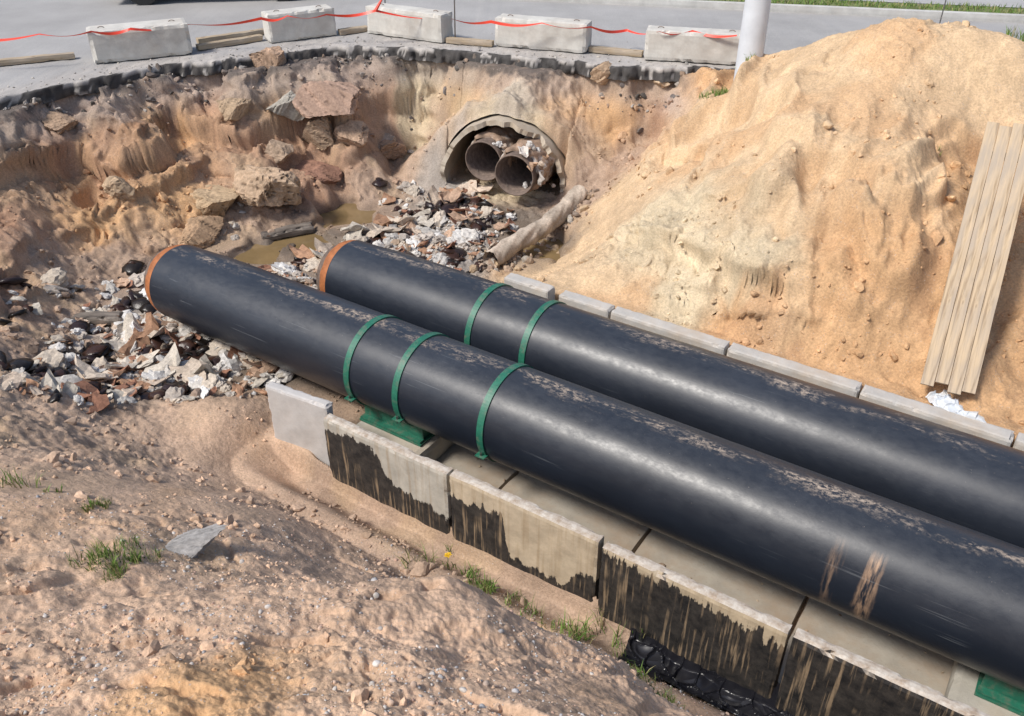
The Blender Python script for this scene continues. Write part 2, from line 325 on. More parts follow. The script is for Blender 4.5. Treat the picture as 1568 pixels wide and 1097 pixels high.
def M_pipe(off):
    t=NT("pipe_jacket_pe");sp=t.n("ShaderNodeSeparateXYZ");t.l(t.tc.outputs["Object"],sp.inputs[0]);X,Y,Z=sp.outputs
    lo=(off,off,0)
    big=t.noise(1.0,4,t.obj((.8,1.5,1.5),lo));fine=t.noise(1,5,t.obj((9,16,16),lo),.75);sp_=t.noise(1,3,t.obj((45,60,60),lo),.7)
    wob=t.math('MULTIPLY',t.math('SUBTRACT',big,.5),.4)
    yy=t.math('ABSOLUTE',t.math('ADD',t.math('DIVIDE',Y,.47),t.math('ADD',wob,-.06)))
    band=t.math('MULTIPLY',t.ramp(t.math('ADD',yy,t.math('MULTIPLY',t.math('SUBTRACT',fine,.5),.5)),[(.02,1.),(.26,0.)]),t.ramp(Z,[(0.,0.),(.1,1.)]))
    patch=t.ramp(t.noise(1,5,t.obj((1.1,4,4),lo),.75),[(.46,0.),(.58,1.)])
    m=t.math('MULTIPLY',t.math('MULTIPLY',band,patch),t.ramp(t.noise(1,4,t.obj((20,26,26),lo),.8),[(.44,0.),(.58,.95)]))
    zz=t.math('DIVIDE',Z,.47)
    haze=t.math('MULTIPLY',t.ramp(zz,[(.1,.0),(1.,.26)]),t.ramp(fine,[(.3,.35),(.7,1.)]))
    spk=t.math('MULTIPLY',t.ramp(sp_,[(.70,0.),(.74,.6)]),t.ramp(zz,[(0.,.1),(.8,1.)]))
    base=t.mix(t.ramp(big,[(.3,0.),(.7,1.)]),(.010,.013,.020),(.018,.023,.034))
    scr=t.math('MULTIPLY',t.ramp(t.noise(1,3,t.obj((1.2,70,70),lo),.5),[(.66,0.),(.70,.5)]),t.ramp(big,[(.5,0.),(.6,1.)]))
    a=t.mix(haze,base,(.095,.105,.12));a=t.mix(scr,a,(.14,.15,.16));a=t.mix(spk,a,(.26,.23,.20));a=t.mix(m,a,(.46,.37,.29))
    if off==0:
        for xc,wd,amt in((8.12,.09,.85),(7.86,.06,.45)):
            u=t.math('ABSOLUTE',t.math('SUBTRACT',X,xc));mud=t.math('MULTIPLY',t.ramp(t.math('ADD',u,t.math('MULTIPLY',t.noise(1,4,t.obj((14,3,3),(xc,0,0)),.65),.16)),[(wd,1.),(wd+.07,0.)]),
              t.math('MULTIPLY',t.ramp(t.math('MULTIPLY',Y,-1),[(.30,0.),(.36,1.)]),t.ramp(t.noise(1,5,t.obj((26,3,3)),.65),[(.42,0.),(.58,amt)])))
            a=t.mix(mud,a,(.46,.30,.19))
    t.bump(t.math('ADD',fine,t.math('MULTIPLY',big,3)),.08,.01)
    r=t.math('ADD',t.math('MULTIPLY',t.ramp(fine,[(.3,0.),(.7,1.)]),.16),t.math('ADD',.31,t.math('MULTIPLY',m,.5)))
    return t.set(Base_Color=a,Roughness=r,Specular_IOR_Level=.5)
def M_plain(name,col,rough=.5,metal=0,var=.2,sc=12,bump=.1,spec=.5,dirt=None,damt=.5):
    t=NT(name);a=t.mix(1.,t.mix(0.,col,col),t.ramp(t.noise(sc,4,rough=.65),[(.3,1-var),(.7,1+var)]),'MULTIPLY')
    if dirt: a=t.mix(t.math('MULTIPLY',t.ramp(t.noise(sc*.6,4,rough=.7),[(.5,0.),(.65,1.)]),damt),a,dirt)
    if bump: t.bump(t.noise(sc*3,4),bump,.01)
    return t.set(Base_Color=a,Roughness=rough,Metallic=metal,Specular_IOR_Level=spec)
def M_wood(name,col,dark,ax=(2,30,30)):
    t=NT(name);g=t.noise(1,5,t.obj(ax),.65,.6)
    a=t.ramp(g,[(.34,dark),(.5,col),(.72,tuple(min(1,x*1.2) for x in col))])
    a=t.mix(t.ramp(t.noise(1,4,t.obj((1.5,9,9)),.7),[(.42,0.),(.66,.7)]),a,(.36,.31,.26))
    kn=t.n("ShaderNodeTexVoronoi");kn.inputs["Scale"].default_value=1;t.l(t.obj((3.2,9,9)),kn.inputs["Vector"])
    a=t.mix(t.ramp(kn.outputs["Distance"],[(.10,.85),(.17,0.)]),a,(.12,.06,.03))
    t.bump(g,.4,.006);return t.set(Base_Color=a,Roughness=.75,Specular_IOR_Level=.25)
def M_asph():
    t=NT("asphalt");c=t.attr("Col").outputs["Color"]
    a=t.mix(1.,c,t.ramp(t.noise(.7,5,rough=.6),[(.3,.85),(.7,1.12)]),'MULTIPLY')
    n1=t.noise(60,4,rough=.8);a=t.mix(1.,a,t.ramp(n1,[(.3,.75),(.7,1.25)]),'MULTIPLY')
    t.bump(n1,.3,.008);return t.set(Base_Color=a,Roughness=.85,Specular_IOR_Level=.3)
mGround=M_ground();mRub=M_attr("rubble_mat");mRubWet=M_attr("tar_mat",.28,.3,25,.3);mConc=M_conc("concrete");mConcD=M_conc("concrete_dusty",(.46,.43,.37),(.40,.30,.20),.5)
mWhite=M_conc("concrete_whitewashed",(.62,.60,.55),(.38,.33,.28),.5);mPipe=M_pipe(0);mPipe2=M_pipe(5.3);mAsph=M_asph()
mFoam=M_plain("pu_foam_cap",(.36,.125,.04),.7,0,.35,9,.2);mGreen=M_plain("green_painted_steel",(.020,.140,.088),.45,0,.2,20,.05,.5,(.16,.16,.12),.5)
mSteel=M_plain("steel",(.25,.24,.23),.4,.9);mRust=M_plain("rusty_steel",(.17,.125,.10),.8,.1,.4,14,.4);mDark=M_plain("dark_void",(.01,.01,.01),.95)  # dark_void: flat black standing in for unlit depth
mWrap=M_plain("old_wrapping",(.30,.21,.15),.9,0,.45,7,.6,.2,(.52,.49,.45),.85)
# ---------------------------------------------------------------- GROUND
ca=np.deg2rad(46.5)
th=np.r_[np.deg2rad(np.arange(-180,-46.5,4.5)),np.linspace(-ca,ca,900),np.deg2rad(np.arange(51,181,4.3)),math.pi]
rr=np.r_[.05,.5,1.0,1.3,np.geomspace(1.55,5.5,330),np.linspace(5.52,16.5,520),np.geomspace(16.8,600,30)]
TH,RR=np.meshgrid(th,rr);gx=(RR*np.sin(TH)).ravel();gy=(RR*np.cos(TH)).ravel()
h,C,wet,_=terr(gx,gy,True,True)
# steep faces are pushed sideways a little by height-dependent noise (strata, small overhangs)
Hg=h.reshape(RR.shape);dr=np.gradient(Hg,axis=0)/np.maximum(np.gradient(RR,axis=0),1e-4)
dt=np.gradient(Hg,axis=1)/np.maximum(RR*np.gradient(TH,axis=1),1e-4)
slope=np.hypot(dr,dt)
for _i in range(5): slope=(slope+np.roll(slope,1,0)+np.roll(slope,-1,0)+np.roll(slope,1,1)+np.roll(slope,-1,1))/5
slope=slope.ravel();Sg=gx*A[0]+gy*A[1];Ng=gx*N[0]+gy*N[1];dg_,lg=tun(gx,gy)
mk_=sst(.55,1.6,slope)*np.maximum(sst(ST-.1,ST-.3,h),gx>3.2)*sst(6.5,7.5,gy)*sst(16.3,15.5,RR.ravel())
mk_=mk_*(1-((Ng>4.0)&(Ng<8.2)&(Sg<6.4)))*(1-sst(1.5,1.2,np.abs(lg))*sst(-1.5,-1.1,dg_))*(1-.8*sst(1.2,2.4,gx-.25*(13-gy)))
nx_=fbm(gx*1.6+h*.8,h*2.6+gy*.7,3,811,.5);ny_=fbm(gx*1.6+h*.7+5,h*2.6+gy*.6,3,812,.5)
gx2=gx+mk_*.07*nx_;gy2=gy+mk_*.10*ny_
C=C*(1+.14*mk_*fbm(gx*.8,h*7,3,813))[:,None]
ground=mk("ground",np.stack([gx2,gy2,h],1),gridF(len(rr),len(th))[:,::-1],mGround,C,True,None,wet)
# soil lying over the culvert
dd=np.linspace(.12,2.6,120);ll=np.linspace(-1.25,1.25,120);D_,L_=np.meshgrid(dd,ll)
lv=L_.ravel();Dv=D_.ravel()+(.12*fbm(lv*2.5,lv*0+1,3,3)+.05)*sst(1.,.1,D_.ravel())
cx=TC[0]-TN[0]*Dv+TL[0]*lv;cy=TC[1]-TN[1]*Dv+TL[1]*lv
h2,C2,w2,_=terr(cx,cy,False,True)
arch=-.38+np.sqrt(np.maximum(0,1.07**2-lv**2))
h2=np.where(np.abs(lv)<.95,np.maximum(h2,arch+.02+.05*sst(0,.5,Dv)+.03*fbm(cx*4,cy*4,3,5)),h2)
h2=h2-.02*sst(.96,1.0,np.abs(lv))
front=sst(.26,.12,D_.ravel())*(np.abs(lv)<1.05);h2=h2*(1-front)+np.minimum(h2,arch+.005)*front
mk("soil_bank",np.stack([cx,cy,h2],1),gridF(120,120),mGround,C2,True,None,w2)
# ---------------------------------------------------------------- road slab with broken edge
xs=np.r_[-60,-40,-30,-24,-20,-17,-15,np.arange(-13,6,.025),7,8,10,14,20,40,60]
dy=np.r_[-.05,-.04,-.02,0,.012,.04,.08,.14,.22,.34,.5,.7,1,1.4,2,3,4.5,7,11,20,60,300]
zz=np.r_[-.19,-.13,-.075,-.03,-.008,0,0,0,0,0,0,0,0,0,0,0,0,0,0,0,0,0]+ST
XX,DY=np.meshgrid(xs,dy);_,ZZ=np.meshgrid(xs,zz);xr=XX.ravel();ye=yedge(xr);YY=ye+DY.ravel()
k=sst(.35,.0,DY.ravel());side=sst(ST-.02,ST-.1,ZZ.ravel())
zt=ZZ.ravel()+.012*fbm(xr*3,YY*3,3,401)*sst(6,1,DY.ravel())-.02*k*np.abs(fbm(xr*3,YY*3,2,402))
YY=YY+side*.06*fbm(xr*7,ZZ.ravel()*14,3,403)+.02*k*fbm(xr*10,DY.ravel()*7,2,405)
nz=fbm(xr*2,YY*2,4,404)[:,None];nf=fbm(xr*9,YY*9+ZZ.ravel()*9,3,406)[:,None]
dist=DY.ravel()[:,None];cr=np.array([.35,.34,.33])*np.ones((len(YY),3))
edge=np.clip(sst(1.1,.1,dist+.5*nz),0,1);cr=cr*(1-edge*.6)+np.array([.44,.40,.36])*edge*.6*(1+.3*nf)
dark=((side>.2)[:,None]&(nf>-.4))|((dist<.05)&(nz>.1));cr=np.where(dark,np.array([.065,.06,.057])*(1+.6*nf),cr)
mk("road",np.stack([xr,YY,zt],1),gridF(len(dy),len(xs)),mAsph,cr,True)
# ---------------------------------------------------------------- rocks
def ico(sub):
    bm=bmesh.new();bmesh.ops.create_icosphere(bm,subdivisions=sub,radius=1);bm.verts.ensure_lookup_table()
    V=np.array([v.co for v in bm.verts]);F=np.array([[v.index for v in f.verts] for f in bm.faces]);bm.free();return V,F
def n3(V,f,seed): return fbm(V[:,0]*f+V[:,2]*f*.6+seed,V[:,1]*f-V[:,2]*f*.7+seed*1.7,3,seed)
def variants(kind,sub,cnt):
    out=[]
    for i in range(cnt):
        V,F=ico(sub);V=V.copy()
        if kind=='rock':
            for q in range(9):
                d=rng.normal(size=3);d/=np.linalg.norm(d);k=V@d;lim=rng.uniform(.45,.8);V=V-np.outer(np.maximum(0,k-lim),d)
            V*=(1+.12*n3(V,2,i*7+1))[:,None]
        elif kind=='lump': V*=(1+.38*n3(V,1.6,i*7+1)+.16*n3(V,5,i+50))[:,None]
        elif kind=='pebble': V*=(1+.13*n3(V,1.1,i*7+1))[:,None]
        elif kind=='flake':
            a=np.arctan2(V[:,1],V[:,0]);rad=1+.45*np.array([perlin(np.cos(q)*1.5+i*3,np.sin(q)*1.5,i) for q in a]).ravel()
            V=V*np.c_[rad,rad,np.full(len(V),.09)];V[:,2]+=.28*V[:,0]**2*rng.choice([-1,1])+.2*n3(V,1.5,i+9)
        out.append((V,F))
    return out
VR={k:variants(k,s,c) for k,s,c in(('rock',2,8),('lump',3,8),('pebble',2,6),('flake',2,8))}
VR['peb1']=variants('pebble',1,6);VR['lump2']=variants('lump',2,6)
def rotm(tilt=1.):
    a,b,c=rng.uniform(0,6.28),rng.normal()*tilt,rng.normal()*tilt
    return np.array(Matrix.Rotation(a,3,'Z')@Matrix.Rotation(b,3,'X')@Matrix.Rotation(c,3,'Y'))
def scatter(name,items,mat,smooth=False,parent=None):
    Vs=[];Fs=[];Cs=[];o=0
    for kind,p,sc,tilt,col in items:
        V,F=VR[kind][rng.integers(len(VR[kind]))]
        W=(V*np.asarray(sc))@rotm(tilt).T+np.asarray(p);Vs.append(W);Fs.append(F+o);o+=len(V)
        Cs.append(np.tile(np.asarray(col),(len(V),1)))
    return mk(name,np.concatenate(Vs),np.concatenate(Fs),mat,np.concatenate(Cs),smooth,parent)
def pick(cols): return np.array(cols[rng.integers(len(cols))])*rng.uniform(.8,1.15)
WOOL=[(.55,.52,.48),(.48,.45,.41),(.62,.60,.57),(.42,.37,.32),(.50,.43,.35)]
FLK=[(.44,.30,.21),(.52,.42,.33),(.36,.21,.13),(.50,.45,.38),(.28,.14,.09)]
SOIL=[(.39,.29,.21),(.33,.24,.18),(.27,.21,.165)]
TAR=[(.018,.014,.012),(.05,.025,.018),(.03,.02,.02)]
areas=[(110,600,-.3,.5,1),(190,570,-.6,.7,1),(270,560,-.68,.7,1),(340,590,-.7,.6,1),(240,500,-.72,.6,1),(180,520,-.6,.5,.6),(400,560,-.75,.5,.8),(430,540,-.75,.5,.8),(230,440,-.6,.5,.5),
 (490,425,-.65,.45,1),(550,395,-.6,.4,1),(600,370,-.55,.5,1),(660,350,-.55,.55,.9),(700,325,-.53,.5,.9),(750,335,-.52,.35,.7),(700,300,-.48,.35,.6),(640,320,-.5,.35,.7),(620,410,-.6,.6,1),(700,390,-.6,.5,.9),(730,360,-.55,.4,.8),(420,435,-.66,.35,.8),(480,480,-.72,.6,1),(560,430,-.6,.5,1),(150,440,-.4,.5,.3),(60,470,-.2,.5,.25),(360,350,-.6,.3,.3),(610,295,-.55,.3,.5)]
items=[];tar=[]
for (a,b,z,r,de) in areas:
    cx_,cy_=P(a,b,z);m=int(215*de*r*r/.36)
    ang=rng.uniform(0,6.28,m);ra=r*1.25*np.sqrt(rng.uniform(0,1,m));X=cx_+ra*np.cos(ang);Y=cy_+ra*np.sin(ang);Hh=terr(X,Y)
    clus=fbm(X*1.8,Y*1.8,2,501);cl2=fbm(X*1.5+7,Y*1.5,2,502)
    for i in range(m):
        q=rng.random();pz=Hh[i]
        if clus[i]<-.25:
            if q<.5: s=rng.uniform(.03,.13);tar.append(('lump2',(X[i],Y[i],pz),(s*1.3,s,s*.4),.4,pick(TAR)))
            continue
        if q<(.45 if cl2[i]>0 else .22):
            s=min(rng.lognormal(-2.95,.6),.18);items.append(('lump2' if s<.05 else 'lump',(X[i],Y[i],pz+s*.1),(s,s*rng.uniform(.6,1),s*rng.uniform(.3,.6)),.35,pick(WOOL)))
        elif q<.6:
            s=min(rng.lognormal(-2.5,.5),.24);items.append(('flake',(X[i],Y[i],pz+s*.12+.02),(s,s*rng.uniform(.35,.8),s*1.),.3,pick(FLK)))
        elif q<.94:
            s=min(rng.lognormal(-3.4,.6),.12);items.append(('rock',(X[i],Y[i],pz+s*.2),(s,s*.8,s*.6),1,pick(SOIL+WOOL[1:4])))
        else:
            s=rng.uniform(.02,.08);tar.append(('lump2',(X[i],Y[i],pz),(s*1.3,s,s*.5),.4,pick(TAR)))
for (a,b,z,s) in[(575,352,-.5,.3),(640,345,-.5,.26),(230,520,-.6,.26),(300,570,-.62,.3),(180,580,-.5,.25),(560,405,-.55,.28),(690,310,-.45,.22),(400,500,-.65,.25),(720,285,-.4,.2),(500,400,-.6,.25)]:
    x,y=P(a,b,z)
    for q in range(3):
        X=x+rng.normal()*.2;Y=y+rng.normal()*.15;items.append(('flake',(X,Y,float(terr(X,Y)[0])+.07),(s*rng.uniform(.7,1.),s*.6,s*1.2),.3,pick(FLK[:4]+[(.55,.46,.37)])))
scatter("rubble_pile",items,mRub,False);scatter("tar_lumps",tar,mRubWet,True)
# clods over the pit and banks
m=16000;TT=rng.uniform(-.75,.75,m);R0=rng.uniform(5,16,m);X=R0*np.sin(TT);Y=R0*np.cos(TT)
hh,cc,_,Wz=terr(X,Y,True,True);SS=X*A[0]+Y*A[1];NN=X*N[0]+Y*N[1]
ok=(Y<yedge(X)-.05)&~((NN>4.3)&(NN<8.0)&(SS<5.4))&(rng.random(m)<(.2+.9*sst(-.3,.4,fbm(X*.8,Y*.8,3,601))-.6*Wz[:,KL.index('S')]-.4*Wz[:,KL.index('P')]))
it=[]
for i in np.nonzero(ok)[0]:
    s=min(rng.lognormal(-4.0,.65),.12);it.append(('rock',(X[i],Y[i],hh[i]+s*.1),(s,s*rng.uniform(.6,1),s*.7),1,cc[i]*rng.uniform(.85,1.2)))
scatter("soil_clods",it,mRub,False)
it=[];m=330;X=rng.uniform(-9,2.6,m);Y=yedge(X)-np.abs(rng.normal(size=m))*.2-.03;hh=terr(X,Y)
for i in range(m):
    s=min(rng.lognormal(-3.6,.55),.08)
    it.append(('rock',(X[i],Y[i],hh[i]+s*.1),(s*1.2,s,s*.6),.8,pick([(.10,.09,.08),(.16,.14,.13),(.34,.30,.26),(.40,.36,.32),(.32,.23,.17)])))
m=600;X=rng.uniform(-9,3,m);Y=yedge(X)+.03+np.abs(rng.normal(size=m))*.5
for i in range(m):
    s=min(rng.lognormal(-4.5,.5),.04);it.append(('rock',(X[i],Y[i],ST+s*.1),(s,s,s*.6),.8,pick([(.35,.33,.30),(.46,.42,.37),(.24,.22,.2)])))
scatter("broken_asphalt",it,mRub,False)
# foreground gravel
m=17000;TT=rng.uniform(-.8,.5,m);R0=rng.uniform(1.8,5.8,m);X=R0*np.sin(TT);Y=R0*np.cos(TT)
hh,cc,_,_=terr(X,Y,True,True);NN=X*N[0]+Y*N[1];it=[]
PEB=[(.50,.46,.42),(.42,.33,.27),(.58,.54,.50),(.40,.39,.39),(.52,.38,.29),(.46,.31,.24)]
dens=.35+.8*fbm(X*1.3,Y*1.3,3,611)
for i in range(m):
    if NN[i]>4.35 or rng.random()>dens[i]: continue
    s=min(rng.lognormal(-5.3,.5),.02);it.append(('peb1' if s<.012 else 'pebble',(X[i],Y[i],hh[i]+s*.1),(s,s*rng.uniform(.7,1),s*rng.uniform(.5,.8)),.5,pick(PEB)))
scatter("gravel",it,mRub,True)
it=[]
m=7000;TT=rng.uniform(-.8,.5,m);R0=rng.uniform(1.8,6.2,m);X=R0*np.sin(TT);Y=R0*np.cos(TT);hh,cc,_,_=terr(X,Y,True,True);NN=X*N[0]+Y*N[1];cl=fbm(X*1.1+4,Y*1.1,3,621)
for i in range(m):
    if NN[i]>4.3 or cl[i]<.12: continue
    s=min(rng.lognormal(-4.8,.65),.06);it.append(('lump2',(X[i],Y[i],hh[i]-s*.1),(s,s*.8,s*.6),1,cc[i]*rng.uniform(.97,1.12)))
scatter("sand_clods",it,mRub,False)
# big clay boulders
def boulder(name,px,py,z,sc,col,tilt=.3,lift=.3,seed=0):
    V,F=ico(5 if max(sc)>.3 else 4);V=V.copy();r=np.random.default_rng(seed)
    for q in range(12):
        d=r.normal(size=3);d/=np.linalg.norm(d);k=V@d;lim=r.uniform(.42,.72);V=V-np.outer(np.maximum(0,k-lim),d)
    V*=(1+.10*n3(V,2.3,seed+1)+.06*n3(V,5,seed+2)+.03*n3(V,14,seed+3)+.012*n3(V,35,seed+4))[:,None]
    crk=np.abs(n3(V,1.7,seed+8));V*=(1-.07*sst(.06,0,crk))[:,None]
    x,y=P(px,py,z);R=np.array(Matrix.Rotation(r.uniform(0,6.28),3,'Z')@Matrix.Rotation(r.normal()*tilt,3,'X'))
    W=(V*np.array(sc))@R.T;hz=float(terr(x,y)[0]);W+=np.array([x,y,hz+sc[2]*lift])
    nn=n3(V,3,seed+5);C=np.array(col)*(1+.25*nn)[:,None]*(1-.6*sst(.05,0,crk))[:,None]
    mk(name,W,F,mRub,C,False)
for i,b in enumerate([(392,285,-.1,(.75,.55,.5),(.43,.31,.21)),(325,320,-.35,(.55,.36,.3),(.41,.30,.19)),(450,225,0,(.38,.32,.28),(.36,.33,.28)),(515,165,.6,(.62,.5,.45),(.40,.27,.2)),(545,235,-.1,(.42,.33,.3),(.42,.29,.2)),
    (475,270,-.3,(.5,.4,.25),(.29,.16,.11)),(310,365,-.55,(.45,.28,.18),(.39,.26,.16)),(430,175,.3,(.42,.36,.4),(.38,.26,.18)),(1010,190,.4,(.22,.16,.12),(.50,.37,.25)),(925,195,.3,(.3,.22,.2),(.42,.3,.2)),(590,180,.3,(.35,.3,.25),(.38,.26,.18)),(110,235,.4,(.35,.25,.2),(.36,.25,.17)),
    (490,215,.1,(.4,.32,.3),(.39,.28,.19)),(590,215,-.1,(.3,.25,.2),(.37,.3,.24)),(370,235,0,(.4,.3,.3),(.40,.29,.19)),(200,335,-.3,(.3,.24,.18),(.40,.29,.19)),(430,255,-.15,(.3,.24,.2),(.38,.28,.2))]):
    boulder("clay_boulder",b[0],b[1],b[2],b[3],b[4],seed=i*5+3)
boulder("stone_slab",285,842,.7,(.36,.16,.07),(.33,.31,.29),.1,seed=77,lift=.5)
# ---------------------------------------------------------------- water
def puddle(px,py,z,rx,ry,rot):
    x,y=P(px,py,z);k=48;a=np.linspace(0,2*np.pi,k,endpoint=False);r=1+.15*np.sin(3*a+px)
    U=r*rx*np.cos(a);Vv=r*ry*np.sin(a);V=[(x,y,z)]+[(x+U[i]*math.cos(rot)-Vv[i]*math.sin(rot),y+U[i]*math.sin(rot)+Vv[i]*math.cos(rot),z) for i in range(k)]
    F=[(0,1+i,1+(i+1)%k) for i in range(k)];mk("puddle",V,F,mWater,None,False)
mWater=M_plain("muddy_water",(.21,.145,.07),.04,0,.2,2,.02,.6)
puddle(440,383,-.70,1.2,.6,.5);puddle(535,328,-.699,.7,.5,.3);puddle(825,388,-.70,.7,.5,.5);puddle(180,500,-.62,.3,.2,0)
# ---------------------------------------------------------------- CHANNEL
def wall_panel(name,s0,L,n0,th,z0,z1,mat,seed,tilt=0.,dz=0.,drot=0.):
    p=sn(s0,n0);return rough_box(name,L,th,z1-z0,mat,.008,40,None,(p[0],p[1],dz),(tilt,0,ROT+drot),(L/2,th/2,(z0+z1)/2),0,1.,seed)
cur={'A':[(0,.12),(.5,.08),(.62,.12),(.8,.42),(1.5,.52)],'B':[(0,.24),(.45,.18),(.55,.22),(.62,.62),(1.15,.68),(1.28,.45),(1.5,.42)],'C':[(0,.03),(.5,.06),(.9,.10),(1.5,.12)],'D':[(0,-.1),(.6,-.1),(1.,-.08),(1.5,-.1)]}
wall_panel("concrete_wall_panel",5.93,.76,4.53,.11,-1.1,.02,M_conc("concrete_panel_grey",(.52,.50,.48),(.44,.39,.34),.4),1,0,0.02,.10)
wall_panel("concrete_wall_panel",5.14,1.47,4.50,.11,-1.1,0,M_panel("panel_tar_a",cur['A'],1,.25,(.46,.43,.37)),2,0,.0,.0)
wall_panel("concrete_wall_panel",3.65,1.47,4.50,.11,-1.1,.0,M_panel("panel_tar_b",cur['B'],2,.28,(.52,.43,.31)),3,0,.01,.006)
wall_panel("concrete_wall_panel",2.15,1.50,4.49,.11,-1.1,.0,M_panel("panel_tar_c",cur['C'],3,.5,(.48,.39,.27)),4,0,-.01,-.006)
wall_panel("concrete_wall_panel",.62,1.50,4.47,.11,-1.1,.0,M_panel("panel_tar_d",cur['D'],4,.1,(.4,.34,.27)),5,0,0,0)
wall_panel("concrete_wall_panel",-.9,1.50,4.48,.11,-1.1,.0,M_panel("panel_tar_e",cur['C'],5,.4),6)
wall_panel("concrete_wall_panel",-2.42,1.50,4.48,.11,-1.1,.0,M_panel("panel_tar_f",cur['D'],6,.4),7)
mFar=M_conc("concrete_far_wall",(.50,.48,.45),(.48,.37,.26),.6)
for i,(s0,L,dn) in enumerate([(5.15,.62,-.14),(4.48,.66,0),(3.80,1.36,.0),(2.42,1.36,.01),(1.04,1.36,-.01),(-.34,1.36,0),(-1.72,1.36,.01)]):
    wall_panel("concrete_wall_panel",s0,L,7.70+dn,.17,-1.0,.0+(.10 if i==0 else 0),mFar,20+i,0,.03+random.uniform(-.01,.01),random.uniform(-.008,.008))
mFloor=M_conc("concrete_floor",(.40,.36,.30),(.36,.27,.19),.85)
s0=5.25
while s0>-5:
    for nn_,W_ in((4.62,1.545),(6.18,1.51)):
        p=sn(s0,nn_);rough_box("channel_floor_slab",1.472,W_,.12,mFloor,.005,20,None,(p[0],p[1],-.96+random.uniform(-.004,.004)),(0,0,ROT),(.736,W_/2,0),0,1,int(s0*10)+30)
    s0-=1.5
it=[]
for i in range(500):
    s_v=rng.uniform(-2,5.2);n_v=4.62+abs(rng.normal())*.25 if rng.random()<.6 else rng.uniform(4.65,7.6);q=sn(s_v,n_v);s=min(rng.lognormal(-4.5,.6),.04)
    it.append(('rock',(q[0],q[1],-.9+s*.3),(s,s,s*.6),.6,pick([(.42,.3,.2),(.36,.26,.18),(.45,.36,.26)])))
scatter("spilled_soil",it,mRub,False)
# ---------------------------------------------------------------- PIPES
def pipe(s_end,nn_,L,mat,R=.47,zc=0.):
    p=sn(s_end,nn_);E=empty("insulated_pipe",(p[0],p[1],zc),ROT)
    xs=np.r_[0,.004,.015,np.linspace(.05,.6,20),np.linspace(.7,L,260)];seg=128;a=np.linspace(0,2*np.pi,seg,endpoint=False)
    V=[]
    for x in xs:
        r=R*(.955+.045*sst(0,.75,np.array(x)))-(.012 if x<.003 else 0.)
        r=r*(1+.003*perlin(x*2+0*a,np.sin(a)*1.5,3)+.002*perlin(x*6+0*a,np.cos(a)*3,5))
        V.append(np.stack([np.full(seg,x),r*np.cos(a),r*np.sin(a)],1))
    V=np.concatenate(V)
    i=np.arange(len(xs)-1)[:,None]*seg;j=np.arange(seg)[None,:];j2=(j+1)%seg
    F=np.stack([(i+j),(i+seg+j),(i+seg+j2),(i+j2)],-1).reshape(-1,4)[:,::-1]
    mk("jacket",V,F,mat,None,True,E)
    prof=[(.10,R*.95),(.0,R*.945),(-.06,R*.935),(-.11,R*.90),(-.135,R*.84),(-.14,.36)]
    def rev(prof,nm,mat):
        V=np.concatenate([np.stack([np.full(seg,x)+(.012*perlin(np.cos(a)*3+x*9,np.sin(a)*3,4) if nm=="foam_end_cap" else 0),r*np.cos(a),r*np.sin(a)],1) for x,r in prof])
        i=np.arange(len(prof)-1)[:,None]*seg
        mk(nm,V,np.stack([(i+j),(i+seg+j),(i+seg+j2),(i+j2)],-1).reshape(-1,4),mat,None,True,E)
    rev(prof,"foam_end_cap",mFoam);rev([(.3,.36),(-.22,.36),(-.22,.345),(1.6,.345)],"steel_core",mRust)
    rev([(1.5,.345),(1.5,.01)],"bore_dark",mDark);return E  # black disc across the bore, its darkness painted on
pipe(8.42,5.54,16.5,mPipe);pipe(6.82,6.75,15.,mPipe2)
def ring(name,R,w,th_,parent,x):
    seg=96;a=np.linspace(0,2*np.pi,seg,endpoint=False);prof=[(-w/2,R-.004),(-w/2,R+th_),(w/2,R+th_),(w/2,R-.004)]
    V=np.concatenate([np.stack([np.full(seg,x+q)+.006*np.sin(a*2+x),r*np.cos(a),r*np.sin(a)],1) for q,r in prof])
    i=np.arange(3)[:,None]*seg;j=np.arange(seg)[None,:];j2=(j+1)%seg
    mk(name,V,np.stack([i+j,i+seg+j,i+seg+j2,i+j2],-1).reshape(-1,4),mGreen,None,False,parent)
    for ang in(math.radians(205),math.radians(-25)):
        cy,cz=math.cos(ang)*(R+.03),math.sin(ang)*(R+.03)
        rough_box(name+"_lug",w*1.5,.075,.014,mGreen,.001,2,parent,(x,cy,cz),(0,0,0))
        VV=[];FF=[];tube(VV,FF,(x,cy*1.02,cz-.04),(x,cy*1.02,cz+.035),.011,.011,8);pymesh(name+"_bolt",VV,FF,mSteel,parent)
def support(nn_,sc_,strap_s,saddle=True,strapw=.06):
    p=sn(sc_,nn_);E=empty("pipe_support",(p[0],p[1],0),ROT)
    if saddle:
        rough_box("concrete_pad",1.05,1.12,.26,mConcD,.01,16,E,(-.05,-.10,-.77))
        rough_box("base_plate",.82,.56,.025,mGreen,.001,4,E,(0,0,-.622))
        for yy in(-.2,.2): rough_box("web",.78,.016,.19,mGreen,.001,4,E,(0,yy,-.515))
        for xx in(-.37,0,.37): rough_box("rib",.014,.385,.135,mGreen,.001,4,E,(xx,0,-.54))
        rough_box("flange",.8,.07,.02,mGreen,.001,4,E,(0,-.235,-.595))
    for q in strap_s: ring("strap",.472,strapw,.012,E,-(q-sc_))
    return E
support(5.54,5.02,[5.34,4.72],True,.07);support(6.75,4.40,[4.74,4.06],True,.07)
support(5.54,3.72,[3.72],False,.07);support(5.54,-1.0,[],True);support(6.75,-1.0,[],True)
